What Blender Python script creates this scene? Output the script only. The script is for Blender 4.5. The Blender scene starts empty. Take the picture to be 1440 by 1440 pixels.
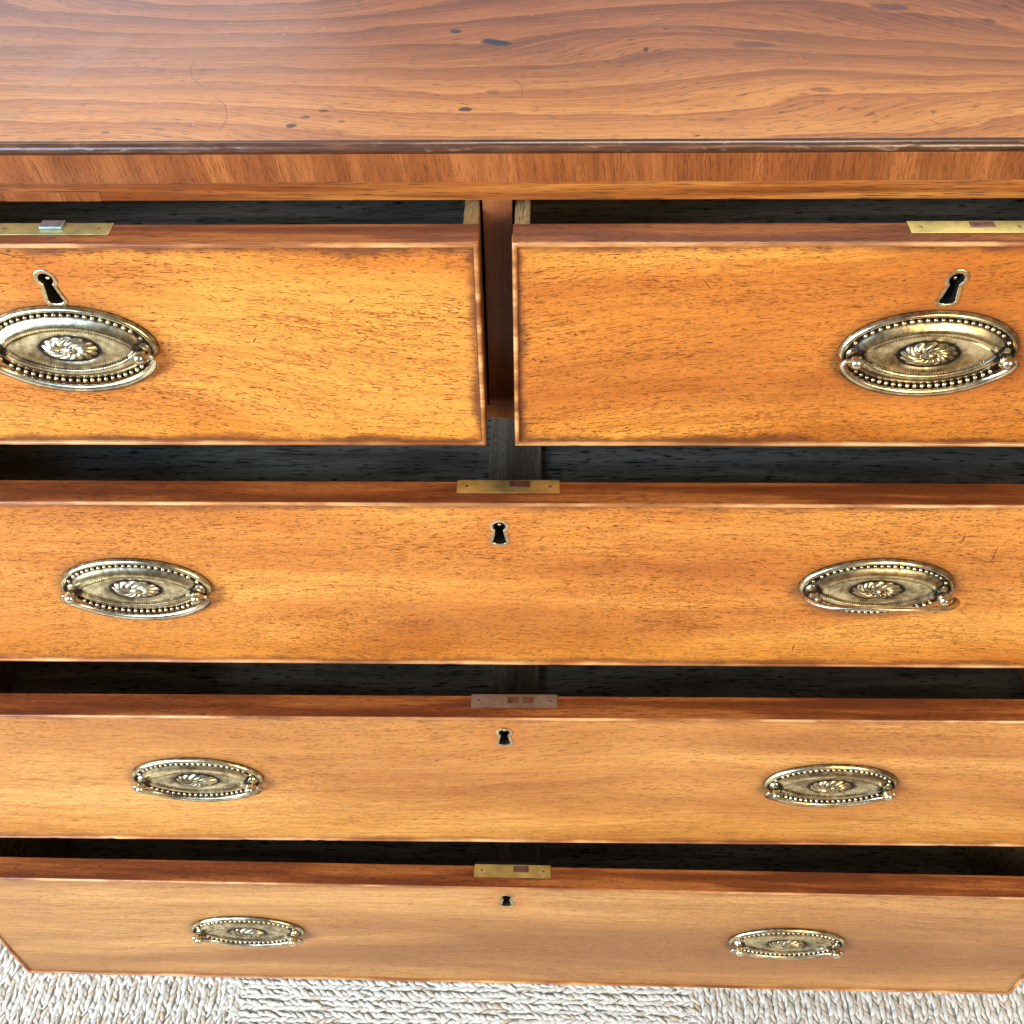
import bpy, bmesh, math, random
from mathutils import Vector, Matrix, noise as mn

# ------------------------------------------------------------------ camera, world, lights, exposure
S = bpy.context.scene
COL = S.collection
PI = math.pi
ZO = 0.880                      # height of the top board's upper face above the floor

cam_d = bpy.data.cameras.new('camera')
cam_d.sensor_width = 36.0
cam_d.sensor_fit = 'HORIZONTAL'
cam_d.lens = 36.0 * 1508.573 / 1440.0
cam_d.clip_start = 0.02
cam_d.clip_end = 60
cam = bpy.data.objects.new('camera', cam_d)
COL.objects.link(cam)
R_ = Vector((0.999754, 0.017687, -0.0134)).normalized()
F_ = Vector((-0.021913, 0.691843, -0.721715)).normalized()
D_ = F_.cross(R_).normalized()
cm = Matrix.Identity(4)
for i in range(3):
    cm[i][0] = R_[i]; cm[i][1] = -D_[i]; cm[i][2] = -F_[i]
cm[0][3], cm[1][3], cm[2][3] = 0.018754, -0.497008, 0.256119 + ZO
cam.matrix_world = cm
S.camera = cam

W_ = bpy.data.worlds.new('World')
S.world = W_
W_.use_nodes = True
bg = W_.node_tree.nodes['Background']
bg.inputs[0].default_value = (0.84, 0.81, 0.80, 1)
bg.inputs[1].default_value = 0.31

def area(name, loc, target, sx, sy, power, color):
    d = bpy.data.lights.new(name, 'AREA')
    d.shape = 'RECTANGLE'; d.size = sx; d.size_y = sy
    d.energy = power; d.color = color
    o = bpy.data.objects.new(name, d)
    COL.objects.link(o)
    o.location = loc
    o.rotation_euler = (Vector(target) - Vector(loc)).to_track_quat('-Z', 'Y').to_euler()
    return o

# left and back: window daylight; right: a warm lamp; the others are added
area('window_light_left', (-1.75, -1.25, 1.15), (0.1, -0.1, 0.60), 0.75, 1.25, 88, (0.76, 0.89, 1.0))
area('warm_lamp_right', (1.15, -2.0, 1.55), (0.1, 0.0, 0.55), 0.7, 1.1, 46, (1.0, 0.76, 0.45))  # unseen warm lamp that colours the right side
area('blue_fill_left', (-1.25, -1.85, 1.75), (-0.1, 0.0, 0.6), 0.8, 1.0, 46, (0.38, 0.64, 1.0))  # added blue light, placed to colour reflections in the left handles
area('overhead_fill', (0.35, 1.1, 2.9), (0.0, 0.1, 0.88), 1.2, 1.2, 46, (1.0, 0.90, 0.76))  # added fill from overhead to brighten the chest's top
area('window_light_back', (-1.05, 2.1, 1.75), (-0.2, 0.0, 0.88), 1.1, 1.1, 6, (0.92, 0.95, 1.0))

S.view_settings.view_transform = 'Standard'
S.view_settings.look = 'None'
S.view_settings.exposure = 0.0
S.view_settings.gamma = 1.0
S.render.engine = 'CYCLES'
S.cycles.use_denoising = True
S.cycles.max_bounces = 5
S.cycles.use_adaptive_sampling = True
S.cycles.adaptive_threshold = 0.02
S.cycles.diffuse_bounces = 3
S.cycles.glossy_bounces = 3
S.cycles.caustics_reflective = False
S.cycles.caustics_refractive = False

# ------------------------------------------------------------------ node helper
class G:
    def __init__(s, name):
        s.m = bpy.data.materials.new(name)
        s.m.use_nodes = True
        s.t = s.m.node_tree
        s.b = s.t.nodes['Principled BSDF']
    def n(s, typ, **kw):
        nd = s.t.nodes.new(typ)
        for k, v in kw.items():
            setattr(nd, k, v)
        return nd
    def put(s, sock, v):
        if hasattr(v, 'is_output') or isinstance(v, bpy.types.NodeSocket):
            s.t.links.new(v, sock)
        elif isinstance(v, (tuple, list)):
            sock.default_value = tuple(v) + ((1,) if len(v) == 3 and len(sock.default_value) == 4 else ())
        else:
            sock.default_value = v
    def math(s, op, a, b=0.0, c=0.0, clamp=False):
        nd = s.n('ShaderNodeMath', operation=op, use_clamp=clamp)
        s.put(nd.inputs[0], a); s.put(nd.inputs[1], b); s.put(nd.inputs[2], c)
        return nd.outputs[0]
    def vec(s, x, y, z):
        nd = s.n('ShaderNodeCombineXYZ')
        s.put(nd.inputs[0], x); s.put(nd.inputs[1], y); s.put(nd.inputs[2], z)
        return nd.outputs[0]
    def noise(s, v, scale=1.0, detail=2.0, rough=0.5, dist=0.0):
        nd = s.n('ShaderNodeTexNoise')
        s.put(nd.inputs['Vector'], v); s.put(nd.inputs['Scale'], scale)
        s.put(nd.inputs['Detail'], detail); s.put(nd.inputs['Roughness'], rough)
        s.put(nd.inputs['Distortion'], dist)
        return nd.outputs['Fac']
    def ramp(s, f, stops, interp='LINEAR'):
        nd = s.n('ShaderNodeValToRGB')
        nd.color_ramp.interpolation = interp
        e = nd.color_ramp.elements
        while len(e) < len(stops): e.new(0.5)
        for i, (p, c) in enumerate(stops):
            e[i].position = p
            e[i].color = (c, c, c, 1) if not isinstance(c, (tuple, list)) else tuple(c) + (1,)
        s.put(nd.inputs[0], f)
        return nd.outputs[0]
    def mix(s, f, a, b, blend='MIX'):
        nd = s.n('ShaderNodeMix', data_type='RGBA', blend_type=blend)
        s.put(nd.inputs[0], f); s.put(nd.inputs[6], a); s.put(nd.inputs[7], b)
        return nd.outputs[2]
    def step(s, v, a, b):
        nd = s.n('ShaderNodeMapRange', interpolation_type='SMOOTHSTEP')
        s.put(nd.inputs[0], v); s.put(nd.inputs[1], a); s.put(nd.inputs[2], b)
        return nd.outputs[0]
    def bump(s, h, strength=0.5, dist=0.0005):
        nd = s.n('ShaderNodeBump')
        s.put(nd.inputs['Strength'], strength); s.put(nd.inputs['Distance'], dist)
        s.put(nd.inputs['Height'], h)
        s.t.links.new(nd.outputs[0], s.b.inputs['Normal'])
    def xyz(s):
        tc = s.n('ShaderNodeTexCoord')
        sp = s.n('ShaderNodeSeparateXYZ')
        s.t.links.new(tc.outputs['Object'], sp.inputs[0])
        return sp.outputs[0], sp.outputs[1], sp.outputs[2]

def ellipse_mask(g, u, v, cx, cy, rx, ry, ang=0.0, soft=0.35, wob=None):
    du = g.math('SUBTRACT', u, cx); dv = g.math('SUBTRACT', v, cy)
    ca, sa = math.cos(ang), math.sin(ang)
    a = g.math('ADD', g.math('MULTIPLY', du, ca / rx), g.math('MULTIPLY', dv, sa / rx))
    b = g.math('ADD', g.math('MULTIPLY', du, -sa / ry), g.math('MULTIPLY', dv, ca / ry))
    d = g.math('SQRT', g.math('ADD', g.math('MULTIPLY', a, a), g.math('MULTIPLY', b, b)))
    if wob is not None: d = g.math('ADD', d, wob)
    return g.math('SUBTRACT', 1.0, g.step(d, 1.0 - soft, 1.0 + soft))

def wood(name, dark, mid, light, pore, off=(0, 0, 0), axes='xz', slope=0.0, warp=0.03, fig=(2.0, 16.0),
         pores=1.0, rough=0.32, coat=0.25, edge=None, marks=(), flecks=1.0, fig_contrast=1.0, porescale=1.0, pu=1.0):
    """polished mahogany: figure + fine grain + open pores + worn dark edges"""
    g = G(name)
    X = dict(zip('xyz', g.xyz()))
    u0, v0 = X[axes[0]], X[axes[1]]
    w0 = X[[k for k in 'xyz' if k not in axes][0]]
    u = g.math('ADD', u0, off[0]); v = g.math('ADD', v0, off[1]); w = g.math('ADD', w0, off[2])
    wn = g.noise(g.vec(g.math('MULTIPLY', u, 2.2), g.math('MULTIPLY', v, 5.0), w), 1.0, 2.0)
    vv = g.math('ADD', v, g.math('MULTIPLY', g.math('SUBTRACT', wn, 0.5), warp * 2))
    vv = g.math('ADD', vv, g.math('MULTIPLY', u, slope))
    f1 = g.noise(g.vec(g.math('MULTIPLY', u, fig[0]), g.math('MULTIPLY', vv, fig[1]), w), 1.0, 4.0, 0.55, 0.4)
    f1 = g.math('ADD', 0.5, g.math('MULTIPLY', g.math('SUBTRACT', f1, 0.5), fig_contrast))
    f2 = g.noise(g.vec(g.math('MULTIPLY', u, 26.0), g.math('MULTIPLY', vv, 420.0), w), 1.0, 3.0, 0.6)
    f3 = g.noise(g.vec(g.math('MULTIPLY', u, 5.0), g.math('MULTIPLY', v, 7.0), g.math('ADD', w, 7.3)), 1.0, 3.0, 0.6)
    base = g.ramp(f1, [(0.30, dark), (0.50, mid), (0.68, light)])
    base = g.mix(g.math('MULTIPLY', g.step(f2, 0.38, 0.70), 0.45), base, [c * 0.45 for c in mid])
    base = g.mix(g.math('MULTIPLY', g.step(f3, 0.5, 0.75), 0.30), base, dark)
    base = g.mix(g.math('MULTIPLY', g.step(g.math('SUBTRACT', 1.0, f3), 0.5, 0.75), 0.25), base, light)
    ps = porescale
    p1 = g.noise(g.vec(g.math('MULTIPLY', u, 420.0 * ps * pu), g.math('MULTIPLY', vv, 2500.0 * ps), g.math('MULTIPLY', w, 300)), 1.0, 1.0, 0.4)
    p2 = g.noise(g.vec(g.math('MULTIPLY', u, 150.0 * ps * pu), g.math('MULTIPLY', vv, 2100.0 * ps), g.math('ADD', g.math('MULTIPLY', w, 300), 4.1)), 1.0, 1.0, 0.4)
    dens = g.math('MULTIPLY', g.math('SUBTRACT', g.noise(g.vec(g.math('MULTIPLY', u, 9.0), g.math('MULTIPLY', vv, 40.0), w), 1.0, 2.0), 0.5), 0.16)
    pm1 = g.step(g.math('ADD', p1, dens), 0.58, 0.73)
    pm2 = g.step(g.math('ADD', p2, dens), 0.60, 0.74)
    pm = g.math('MULTIPLY', g.math('MAXIMUM', pm1, pm2), 1.0 * pores, clamp=True)
    base = g.mix(pm, base, pore)
    if flecks:
        fl = g.n('ShaderNodeTexVoronoi', feature='F1')
        g.put(fl.inputs['Vector'], g.vec(g.math('MULTIPLY', u, 22.0), g.math('MULTIPLY', vv, 60.0), g.math('MULTIPLY', w, 20.0)))
        fm = g.math('SUBTRACT', 1.0, g.step(fl.outputs['Distance'], 0.03, 0.085))
        base = g.mix(g.math('MULTIPLY', fm, 0.6 * flecks), base, pore)
    # fine scratches, crossing the grain
    sc = g.n('ShaderNodeTexVoronoi', feature='F1')
    rot = g.math('ADD', g.math('MULTIPLY', u, 0.8), g.math('MULTIPLY', v, 0.6))
    rot2 = g.math('SUBTRACT', g.math('MULTIPLY', v, 0.8), g.math('MULTIPLY', u, 0.6))
    g.put(sc.inputs['Vector'], g.vec(g.math('MULTIPLY', rot, 9.0), g.math('MULTIPLY', rot2, 150.0), 0.3))
    sm = g.math('SUBTRACT', 1.0, g.step(sc.outputs['Distance'], 0.02, 0.05))
    base = g.mix(g.math('MULTIPLY', sm, 0.55), base, pore)
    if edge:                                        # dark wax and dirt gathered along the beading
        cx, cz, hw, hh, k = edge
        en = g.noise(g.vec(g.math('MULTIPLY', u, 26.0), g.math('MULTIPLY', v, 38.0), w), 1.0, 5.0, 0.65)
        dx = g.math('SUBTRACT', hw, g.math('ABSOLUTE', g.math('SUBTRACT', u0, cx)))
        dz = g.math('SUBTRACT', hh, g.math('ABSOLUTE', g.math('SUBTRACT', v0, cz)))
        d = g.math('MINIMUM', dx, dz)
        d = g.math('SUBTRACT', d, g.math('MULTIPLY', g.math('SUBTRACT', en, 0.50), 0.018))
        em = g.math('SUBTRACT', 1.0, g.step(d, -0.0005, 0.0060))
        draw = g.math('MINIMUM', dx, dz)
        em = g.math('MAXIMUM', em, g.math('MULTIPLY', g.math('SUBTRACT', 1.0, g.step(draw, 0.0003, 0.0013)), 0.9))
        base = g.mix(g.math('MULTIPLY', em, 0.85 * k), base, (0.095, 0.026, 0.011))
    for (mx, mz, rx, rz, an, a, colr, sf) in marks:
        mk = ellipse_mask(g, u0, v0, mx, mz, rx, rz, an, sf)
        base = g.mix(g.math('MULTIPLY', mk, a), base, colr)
    g.put(g.b.inputs['Base Color'], base)
    rn = g.noise(g.vec(g.math('MULTIPLY', u, 14.0), g.math('MULTIPLY', v, 30.0), w), 1.0, 4.0, 0.6)
    g.put(g.b.inputs['Roughness'], g.math('ADD', rough - 0.08, g.math('MULTIPLY', rn, 0.18)))
    g.put(g.b.inputs['Coat Weight'], g.math('MULTIPLY', g.math('SUBTRACT', 1.0, pm, clamp=True), coat))
    g.put(g.b.inputs['Coat Roughness'], 0.22)
    g.put(g.b.inputs['Specular IOR Level'], g.math('MULTIPLY', g.math('SUBTRACT', 1.0, pm, clamp=True), 0.42))
    h = g.math('SUBTRACT', g.math('MULTIPLY', f2, 0.25), g.math('MAXIMUM', pm, g.math('MULTIPLY', sm, 0.5)))
    h = g.math('ADD', h, g.math('MULTIPLY', f3, 1.2))
    g.bump(h, 0.35, 0.00035)
    return g.m

# ------------------------------------------------------------------ mesh helpers
def obj(name, bm, mat=None, parent=None, loc=(0, 0, 0), smooth=False, label=None, kind=None, rot=(0, 0, 0)):
    me = bpy.data.meshes.new(name)
    bmesh.ops.recalc_face_normals(bm, faces=bm.faces[:])
    bm.to_mesh(me); bm.free()
    if mat: me.materials.append(mat)
    if smooth:
        for p in me.polygons: p.use_smooth = True
    o = bpy.data.objects.new(name, me)
    COL.objects.link(o)
    o.location = loc; o.rotation_euler = rot
    if parent: o.parent = parent
    if label: o['label'] = label
    if kind: o['kind'] = kind
    return o

def thing(name, label, cat, loc=(0, 0, 0), rz=0.0, group=None):
    o = bpy.data.objects.new(name, None)
    o.empty_display_size = 0.05
    COL.objects.link(o)
    o.location = loc; o.rotation_euler = (0, 0, rz)
    o['label'] = label; o['category'] = cat
    if group: o['group'] = group
    return o

def box_bm(x0, x1, y0, y1, z0, z1, bevel=0.0, seg=2, bm=None):
    b = bm or bmesh.new()
    vs = [b.verts.new((x, y, z)) for x in (x0, x1) for y in (y0, y1) for z in (z0, z1)]
    q = [(0, 1, 3, 2), (4, 6, 7, 5), (0, 4, 5, 1), (2, 3, 7, 6), (0, 2, 6, 4), (1, 5, 7, 3)]
    fs = [b.faces.new([vs[i] for i in f]) for f in q]
    if bevel and bm is None:
        bmesh.ops.bevel(b, geom=b.edges[:], offset=bevel, segments=seg, affect='EDGES', profile=0.6)
    return b

def box(name, x0, x1, y0, y1, z0, z1, mat, parent=None, bevel=0.0006, loc=(0, 0, 0), **k):
    return obj(name, box_bm(x0, x1, y0, y1, z0, z1, bevel), mat, parent, loc, **k)

def sweep(bm, path, frames, prof, closed_path=False, closed_prof=True, caps=True):
    """path: points; frames: (a, b) vectors; prof: list of (p, q) offsets"""
    rings = []
    for i, (p, fr) in enumerate(zip(path, frames)):
        pr = prof(i) if callable(prof) else prof
        rings.append([bm.verts.new(Vector(p) + fr[0] * a + fr[1] * b) for a, b in pr])
    n = len(rings); m = len(rings[0])
    for i in range(n if closed_path else n - 1):
        r0, r1 = rings[i], rings[(i + 1) % n]
        for j in range(m if closed_prof else m - 1):
            k = (j + 1) % m
            bm.faces.new((r0[j], r0[k], r1[k], r1[j]))
    if caps and not closed_path and closed_prof:
        bm.faces.new(rings[0]); bm.faces.new(rings[-1])
    return rings

def uv_ball(bm, c, rx, ry, rz, nu=10, nv=7):
    rings = []
    top = bm.verts.new((c[0], c[1], c[2] + rz)); bot = bm.verts.new((c[0], c[1], c[2] - rz))
    for j in range(1, nv):
        t = PI * j / nv
        rings.append([bm.verts.new((c[0] + rx * math.sin(t) * math.cos(2 * PI * i / nu),
                                    c[1] + ry * math.sin(t) * math.sin(2 * PI * i / nu),
                                    c[2] + rz * math.cos(t))) for i in range(nu)])
    for i in range(nu):
        k = (i + 1) % nu
        bm.faces.new((top, rings[0][i], rings[0][k]))
        bm.faces.new((bot, rings[-1][k], rings[-1][i]))
        for j in range(len(rings) - 1):
            bm.faces.new((rings[j][i], rings[j + 1][i], rings[j + 1][k], rings[j][k]))

# ------------------------------------------------------------------ materials
PORE = (0.130, 0.034, 0.010)

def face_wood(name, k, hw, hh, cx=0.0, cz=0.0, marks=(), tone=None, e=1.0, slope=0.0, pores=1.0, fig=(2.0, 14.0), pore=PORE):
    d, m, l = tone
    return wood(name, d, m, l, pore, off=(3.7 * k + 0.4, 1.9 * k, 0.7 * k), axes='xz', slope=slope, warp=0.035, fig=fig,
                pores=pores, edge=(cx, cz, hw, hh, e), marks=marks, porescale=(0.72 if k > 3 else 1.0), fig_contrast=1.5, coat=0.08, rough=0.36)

TONE1 = ((0.38, 0.095, 0.009), (0.56, 0.180, 0.022), (0.71, 0.280, 0.044))
TONE2 = ((0.37, 0.098, 0.011), (0.54, 0.180, 0.024), (0.70, 0.295, 0.050))
TONE3 = ((0.37, 0.125, 0.022), (0.54, 0.222, 0.046), (0.68, 0.325, 0.082))
TONE4 = ((0.28, 0.108, 0.026), (0.42, 0.188, 0.048), (0.56, 0.275, 0.080))

M = {}
M['top_edge'] = wood('front_top_mahogany', (0.11, 0.024, 0.007), (0.22, 0.055, 0.012), (0.38, 0.125, 0.028), (0.07, 0.02, 0.01),
                     axes='xy', off=(1.1, 0.3, 0.2), fig=(7.0, 110.0), warp=0.004, rough=0.33, coat=0.10, pores=0.8, flecks=0.8, fig_contrast=1.6, pu=0.5)
M['bead'] = wood('cock_bead_wood', (0.20, 0.06, 0.016), (0.42, 0.155, 0.042), (0.70, 0.37, 0.14), (0.12, 0.045, 0.02),
                 axes='xz', off=(5.1, 2.3, 0.2), fig=(16.0, 60.0), warp=0.002, fig_contrast=1.6, rough=0.30, coat=0.25, pores=0.25, flecks=0.5)
M['banding'] = wood('cross_banded_veneer', (0.17, 0.045, 0.011), (0.27, 0.076, 0.018), (0.37, 0.120, 0.032), (0.08, 0.022, 0.009),
                    axes='zx', off=(0.7, 1.3, 0.2), fig=(9.0, 48.0), warp=0.010, slope=0.12, rough=0.34, coat=0.12, pores=0.7, fig_contrast=1.1, pu=0.5, flecks=0.0)
M['rail'] = wood('rail_mahogany', (0.20, 0.048, 0.008), (0.35, 0.105, 0.018), (0.50, 0.190, 0.036), (0.07, 0.022, 0.01),
                 axes='xz', off=(2.7, 0.3, 0.6), fig=(5.0, 140.0), warp=0.004, rough=0.35, coat=0.12, pores=1.0, flecks=0.0, fig_contrast=1.6, pu=0.22, porescale=0.8)
M['divider'] = wood('divider_mahogany', (0.17, 0.045, 0.014), (0.26, 0.078, 0.024), (0.34, 0.115, 0.036), (0.07, 0.02, 0.01),
                    axes='zx', off=(2.1, 0.9, 0.1), fig=(3.0, 50.0), warp=0.005, rough=0.4, coat=0.1, pores=0.4, flecks=0.1)
M['case'] = wood('case_mahogany', (0.22, 0.07, 0.018), (0.34, 0.12, 0.032), (0.46, 0.19, 0.06), (0.07, 0.02, 0.01),
                 axes='zy', off=(0.1, 1.9, 0.1), fig=(2.0, 16.0), rough=0.35, coat=0.2, pores=0.7)
M['oak_dark'] = wood('old_oak_lining', (0.26, 0.235, 0.18), (0.45, 0.41, 0.33), (0.62, 0.57, 0.48), (0.03, 0.026, 0.022),
    axes='xy', off=(0.1, 1.9, 0.1), fig=(6.0, 60.0), rough=0.7, coat=0.0, pores=0.9, flecks=1.0, fig_contrast=1.7, porescale=0.22)
M['oak_light'] = wood('oak_side_wood', (0.26, 0.145, 0.055), (0.42, 0.26, 0.11), (0.56, 0.38, 0.18), (0.07, 0.035, 0.015),
                      axes='yx', off=(0.6, 0.9, 0.1), fig=(6.0, 120.0), warp=0.003, rough=0.6, coat=0.0, pores=0.9, flecks=0.0)

# ---- the top board's face: cathedral figure, ink spots, scratches
def top_material():
    g = G('figured_top_mahogany')
    x, y, z = g.xyz()
    def V(a, b, c=0.0): return g.vec(g.math('MULTIPLY', x, a), g.math('MULTIPLY', y, b), c)
    w1 = g.noise(V(2.2, 6.5, 3.3), 1.0, 1.0, 0.4)
    w2 = g.noise(V(9.0, 30.0, 1.3), 1.0, 3.0, 0.55)
    t = g.math('ADD', g.math('MULTIPLY', y, 34.0), g.math('MULTIPLY', w1, 7.0))
    t = g.math('ADD', t, g.math('MULTIPLY', w2, 1.3))
    saw = g.math('FRACT', t)
    ring = g.ramp(saw, [(0.0, 0.15), (0.25, 0.35), (0.72, 0.80), (0.93, 1.0), (0.97, 0.5), (1.0, 0.15)])
    t3 = g.math('FRACT', g.math('MULTIPLY', t, 3.7))
    ring2 = g.ramp(t3, [(0.0, 0.1), (0.7, 0.6), (0.9, 1.0), (1.0, 0.1)])
    big = g.noise(V(1.5, 6.0, 8.1), 1.0, 3.0, 0.5)
    # growth figure golden along the front; browner-purple behind, partly reflected sheen painted in
    back_tone = g.step(g.math('ADD', y, g.math('MULTIPLY', g.math('SUBTRACT', w1, 0.5), 0.10)), 0.045, 0.115)
    gold = g.ramp(ring, [(0.0, (0.66, 0.285, 0.076)), (0.5, (0.55, 0.212, 0.054)), (1.0, (0.39, 0.128, 0.036))])
    purp = g.ramp(ring, [(0.0, (0.42, 0.155, 0.062)), (0.5, (0.30, 0.100, 0.048)), (1.0, (0.165, 0.052, 0.034))])
    c = g.mix(back_tone, gold, purp)
    c = g.mix(g.math('MULTIPLY', g.step(ring2, 0.4, 1.0), 0.20), c, (0.13, 0.040, 0.026))
    c = g.mix(g.math('MULTIPLY', g.step(big, 0.48, 0.64), 0.40), c, (0.47, 0.185, 0.062))
    vv = g.math('ADD', y, g.math('MULTIPLY', w1, 0.30))
    fg = g.noise(g.vec(g.math('MULTIPLY', x, 16.0), g.math('MULTIPLY', vv, 620.0), 0.0), 1.0, 3.0, 0.65)
    c = g.mix(g.math('MULTIPLY', g.step(fg, 0.42, 0.72), 0.45), c, (0.11, 0.04, 0.022))
    c = g.mix(g.math('MULTIPLY', g.step(g.math('SUBTRACT', 1.0, fg), 0.5, 0.72), 0.32), c, (0.60, 0.28, 0.10))
    p1 = g.noise(g.vec(g.math('MULTIPLY', x, 130.0), g.math('MULTIPLY', vv, 900.0), 2.0), 1.0, 1.0, 0.4)
    pm = g.math('MULTIPLY', g.step(p1, 0.60, 0.70), 0.62)
    c = g.mix(pm, c, (0.06, 0.022, 0.014))
    # wear: pale dusty specks and rubs
    dn = g.noise(V(420.0, 420.0, 0.0), 1.0, 1.0, 0.5)
    dl = g.noise(V(6.0, 9.0, 5.0), 1.0, 2.0, 0.5)
    dust = g.math('MULTIPLY', g.step(dn, 0.74, 0.79), g.step(dl, 0.45, 0.65))
    c = g.mix(g.math('MULTIPLY', dust, 0.7), c, (0.75, 0.62, 0.55))
    wob = g.math('MULTIPLY', g.math('SUBTRACT', g.noise(V(150, 150, 1), 1.0, 2.0), 0.5), 0.8)
    ink = (0.018, 0.028, 0.045); brn = (0.05, 0.02, 0.014); pur = (0.12, 0.048, 0.036)
    spots = [(-0.0036, 0.1172, 0.0074, 0.0040, -0.30, 1.0, ink), (-0.0100, 0.1195, 0.0035, 0.0028, 0.1, 0.7, ink),
             (-0.0284, 0.1333, 0.0032, 0.0026, 0, 0.9, ink), (-0.0180, 0.0352, 0.0034, 0.0022, 0, 0.95, brn),
             (-0.1056, 0.0182, 0.0027, 0.0024, 0, 0.95, brn), (-0.0999, 0.0275, 0.0024, 0.0015, 0.2, 0.8, brn),
             (-0.0916, 0.0344, 0.0026, 0.0014, 0, 0.85, brn), (-0.0808, 0.0226, 0.0018, 0.0012, 0, 0.7, brn),
             (0.0796, 0.1065, 0.0014, 0.0036, -0.2, 0.9, brn), (0.1406, 0.1123, 0.0115, 0.0040, 0, 0.65, pur),
             (0.1682, 0.0560, 0.0055, 0.0032, -0.1, 0.6, pur), (0.2277, 0.1642, 0.0105, 0.0055, -0.1, 0.75, (0.09, 0.04, 0.04)),
             (-0.0050, 0.0554, 0.0036, 0.0016, 0, 0.55, pur), (-0.1990, 0.0120, 0.0022, 0.0009, 0.1, 0.8, brn),
             (0.0980, 0.0060, 0.0016, 0.0009, 0.5, 0.8, brn), (0.0930, 0.135, 0.0018, 0.0016, 0.0, 0.6, brn),
             (-0.2560, 0.030, 0.0120, 0.0060, 0.3, 0.22, (0.16, 0.13, 0.12)), (-0.235, 0.100, 0.010, 0.045, -0.4, 0.07, (0.45, 0.40, 0.38))]
    for (a, b, rx, ry, an, k, cc) in spots:
        c = g.mix(g.math('MULTIPLY', ellipse_mask(g, x, y, a, b, rx, ry, an, 0.25, wob), k), c, cc)
    # long scratches: arcs drawn as part of thin rings, and straight ones
    sn = g.noise(V(60, 60, 4), 1.0, 2.0)
    def seg(ax, ay, bx, by, wd, k, colr, c):
        L = math.hypot(bx - ax, by - ay); an = math.atan2(by - ay, bx - ax)
        wj = g.math('MULTIPLY', g.math('SUBTRACT', sn, 0.5), 0.0)
        return g.mix(g.math('MULTIPLY', ellipse_mask(g, x, g.math('ADD', y, g.math('MULTIPLY', g.math('SUBTRACT', sn, 0.5), 0.006)), (ax + bx) / 2, (ay + by) / 2, L / 2, wd, an, 0.3), k), c, colr)
    lines = [(-0.1724, 0.0978, -0.1724, 0.0870), (-0.1726, 0.088, -0.1684, 0.0745), (-0.169, 0.0757, -0.1591, 0.0605),
             (-0.1512, 0.0504, -0.1436, 0.0400), (-0.1440, 0.041, -0.1400, 0.0270), (-0.1400, 0.0280, -0.1412, 0.0132),
             (-0.0027, 0.0812, 0.0050, 0.0700), (0.0045, 0.0710, 0.0105, 0.0630), (0.0102, 0.0640, 0.0113, 0.0486),
             (0.060, 0.115, 0.110, 0.165), (0.118, 0.150, 0.126, 0.168), (0.236, 0.155, 0.240, 0.170),
             (-0.245, 0.070, -0.215, 0.115), (0.185, 0.058, 0.205, 0.056), (0.150, 0.030, 0.156, 0.024), (0.215, 0.022, 0.222, 0.015)]
    for (ax, ay, bx, by) in lines:
        c = seg(ax, ay, bx, by, 0.00028, 0.6, (0.05, 0.02, 0.015), c)
    g.put(g.b.inputs['Base Color'], c)
    rn = g.noise(V(7.0, 14.0, 2.0), 1.0, 5.0, 0.6)
    g.put(g.b.inputs['Roughness'], g.math('ADD', 0.26, g.math('MULTIPLY', rn, 0.28)))
    g.put(g.b.inputs['Coat Weight'], 0.25); g.put(g.b.inputs['Coat Roughness'], 0.3)
    g.bump(g.math('SUBTRACT', g.math('MULTIPLY', fg, 0.4), pm), 0.30, 0.0003)
    return g.m
M['top'] = top_material()

# ---- dark, chipped moulding on the top's front edge
def nosing_material():
    g = G('worn_edge_moulding')
    x, y, z = g.xyz()
    n1 = g.noise(g.vec(g.math('MULTIPLY', x, 30.0), g.math('MULTIPLY', z, 500.0), y), 1.0, 4.0, 0.6)
    n2 = g.noise(g.vec(g.math('MULTIPLY', x, 60.0), g.math('MULTIPLY', z, 260.0), 3.0), 1.0, 4.0, 0.7)
    n3 = g.noise(g.vec(g.math('MULTIPLY', x, 4.0), 0.0, 9.0), 1.0, 2.0, 0.5)
    c = g.ramp(n1, [(0.3, (0.030, 0.013, 0.008)), (0.55, (0.095, 0.036, 0.018)), (0.75, (0.20, 0.085, 0.040))])
    worn = g.math('MULTIPLY', g.step(n2, 0.58, 0.70), g.step(n3, 0.40, 0.62))
    c = g.mix(g.math('MULTIPLY', worn, 0.6), c, (0.50, 0.34, 0.22))
    g.put(g.b.inputs['Base Color'], c)
    g.put(g.b.inputs['Roughness'], 0.28); g.put(g.b.inputs['Coat Weight'], 0.3); g.put(g.b.inputs['Coat Roughness'], 0.15)
    g.bump(n2, 0.5, 0.0006)
    return g.m
M['nosing'] = nosing_material()

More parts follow.
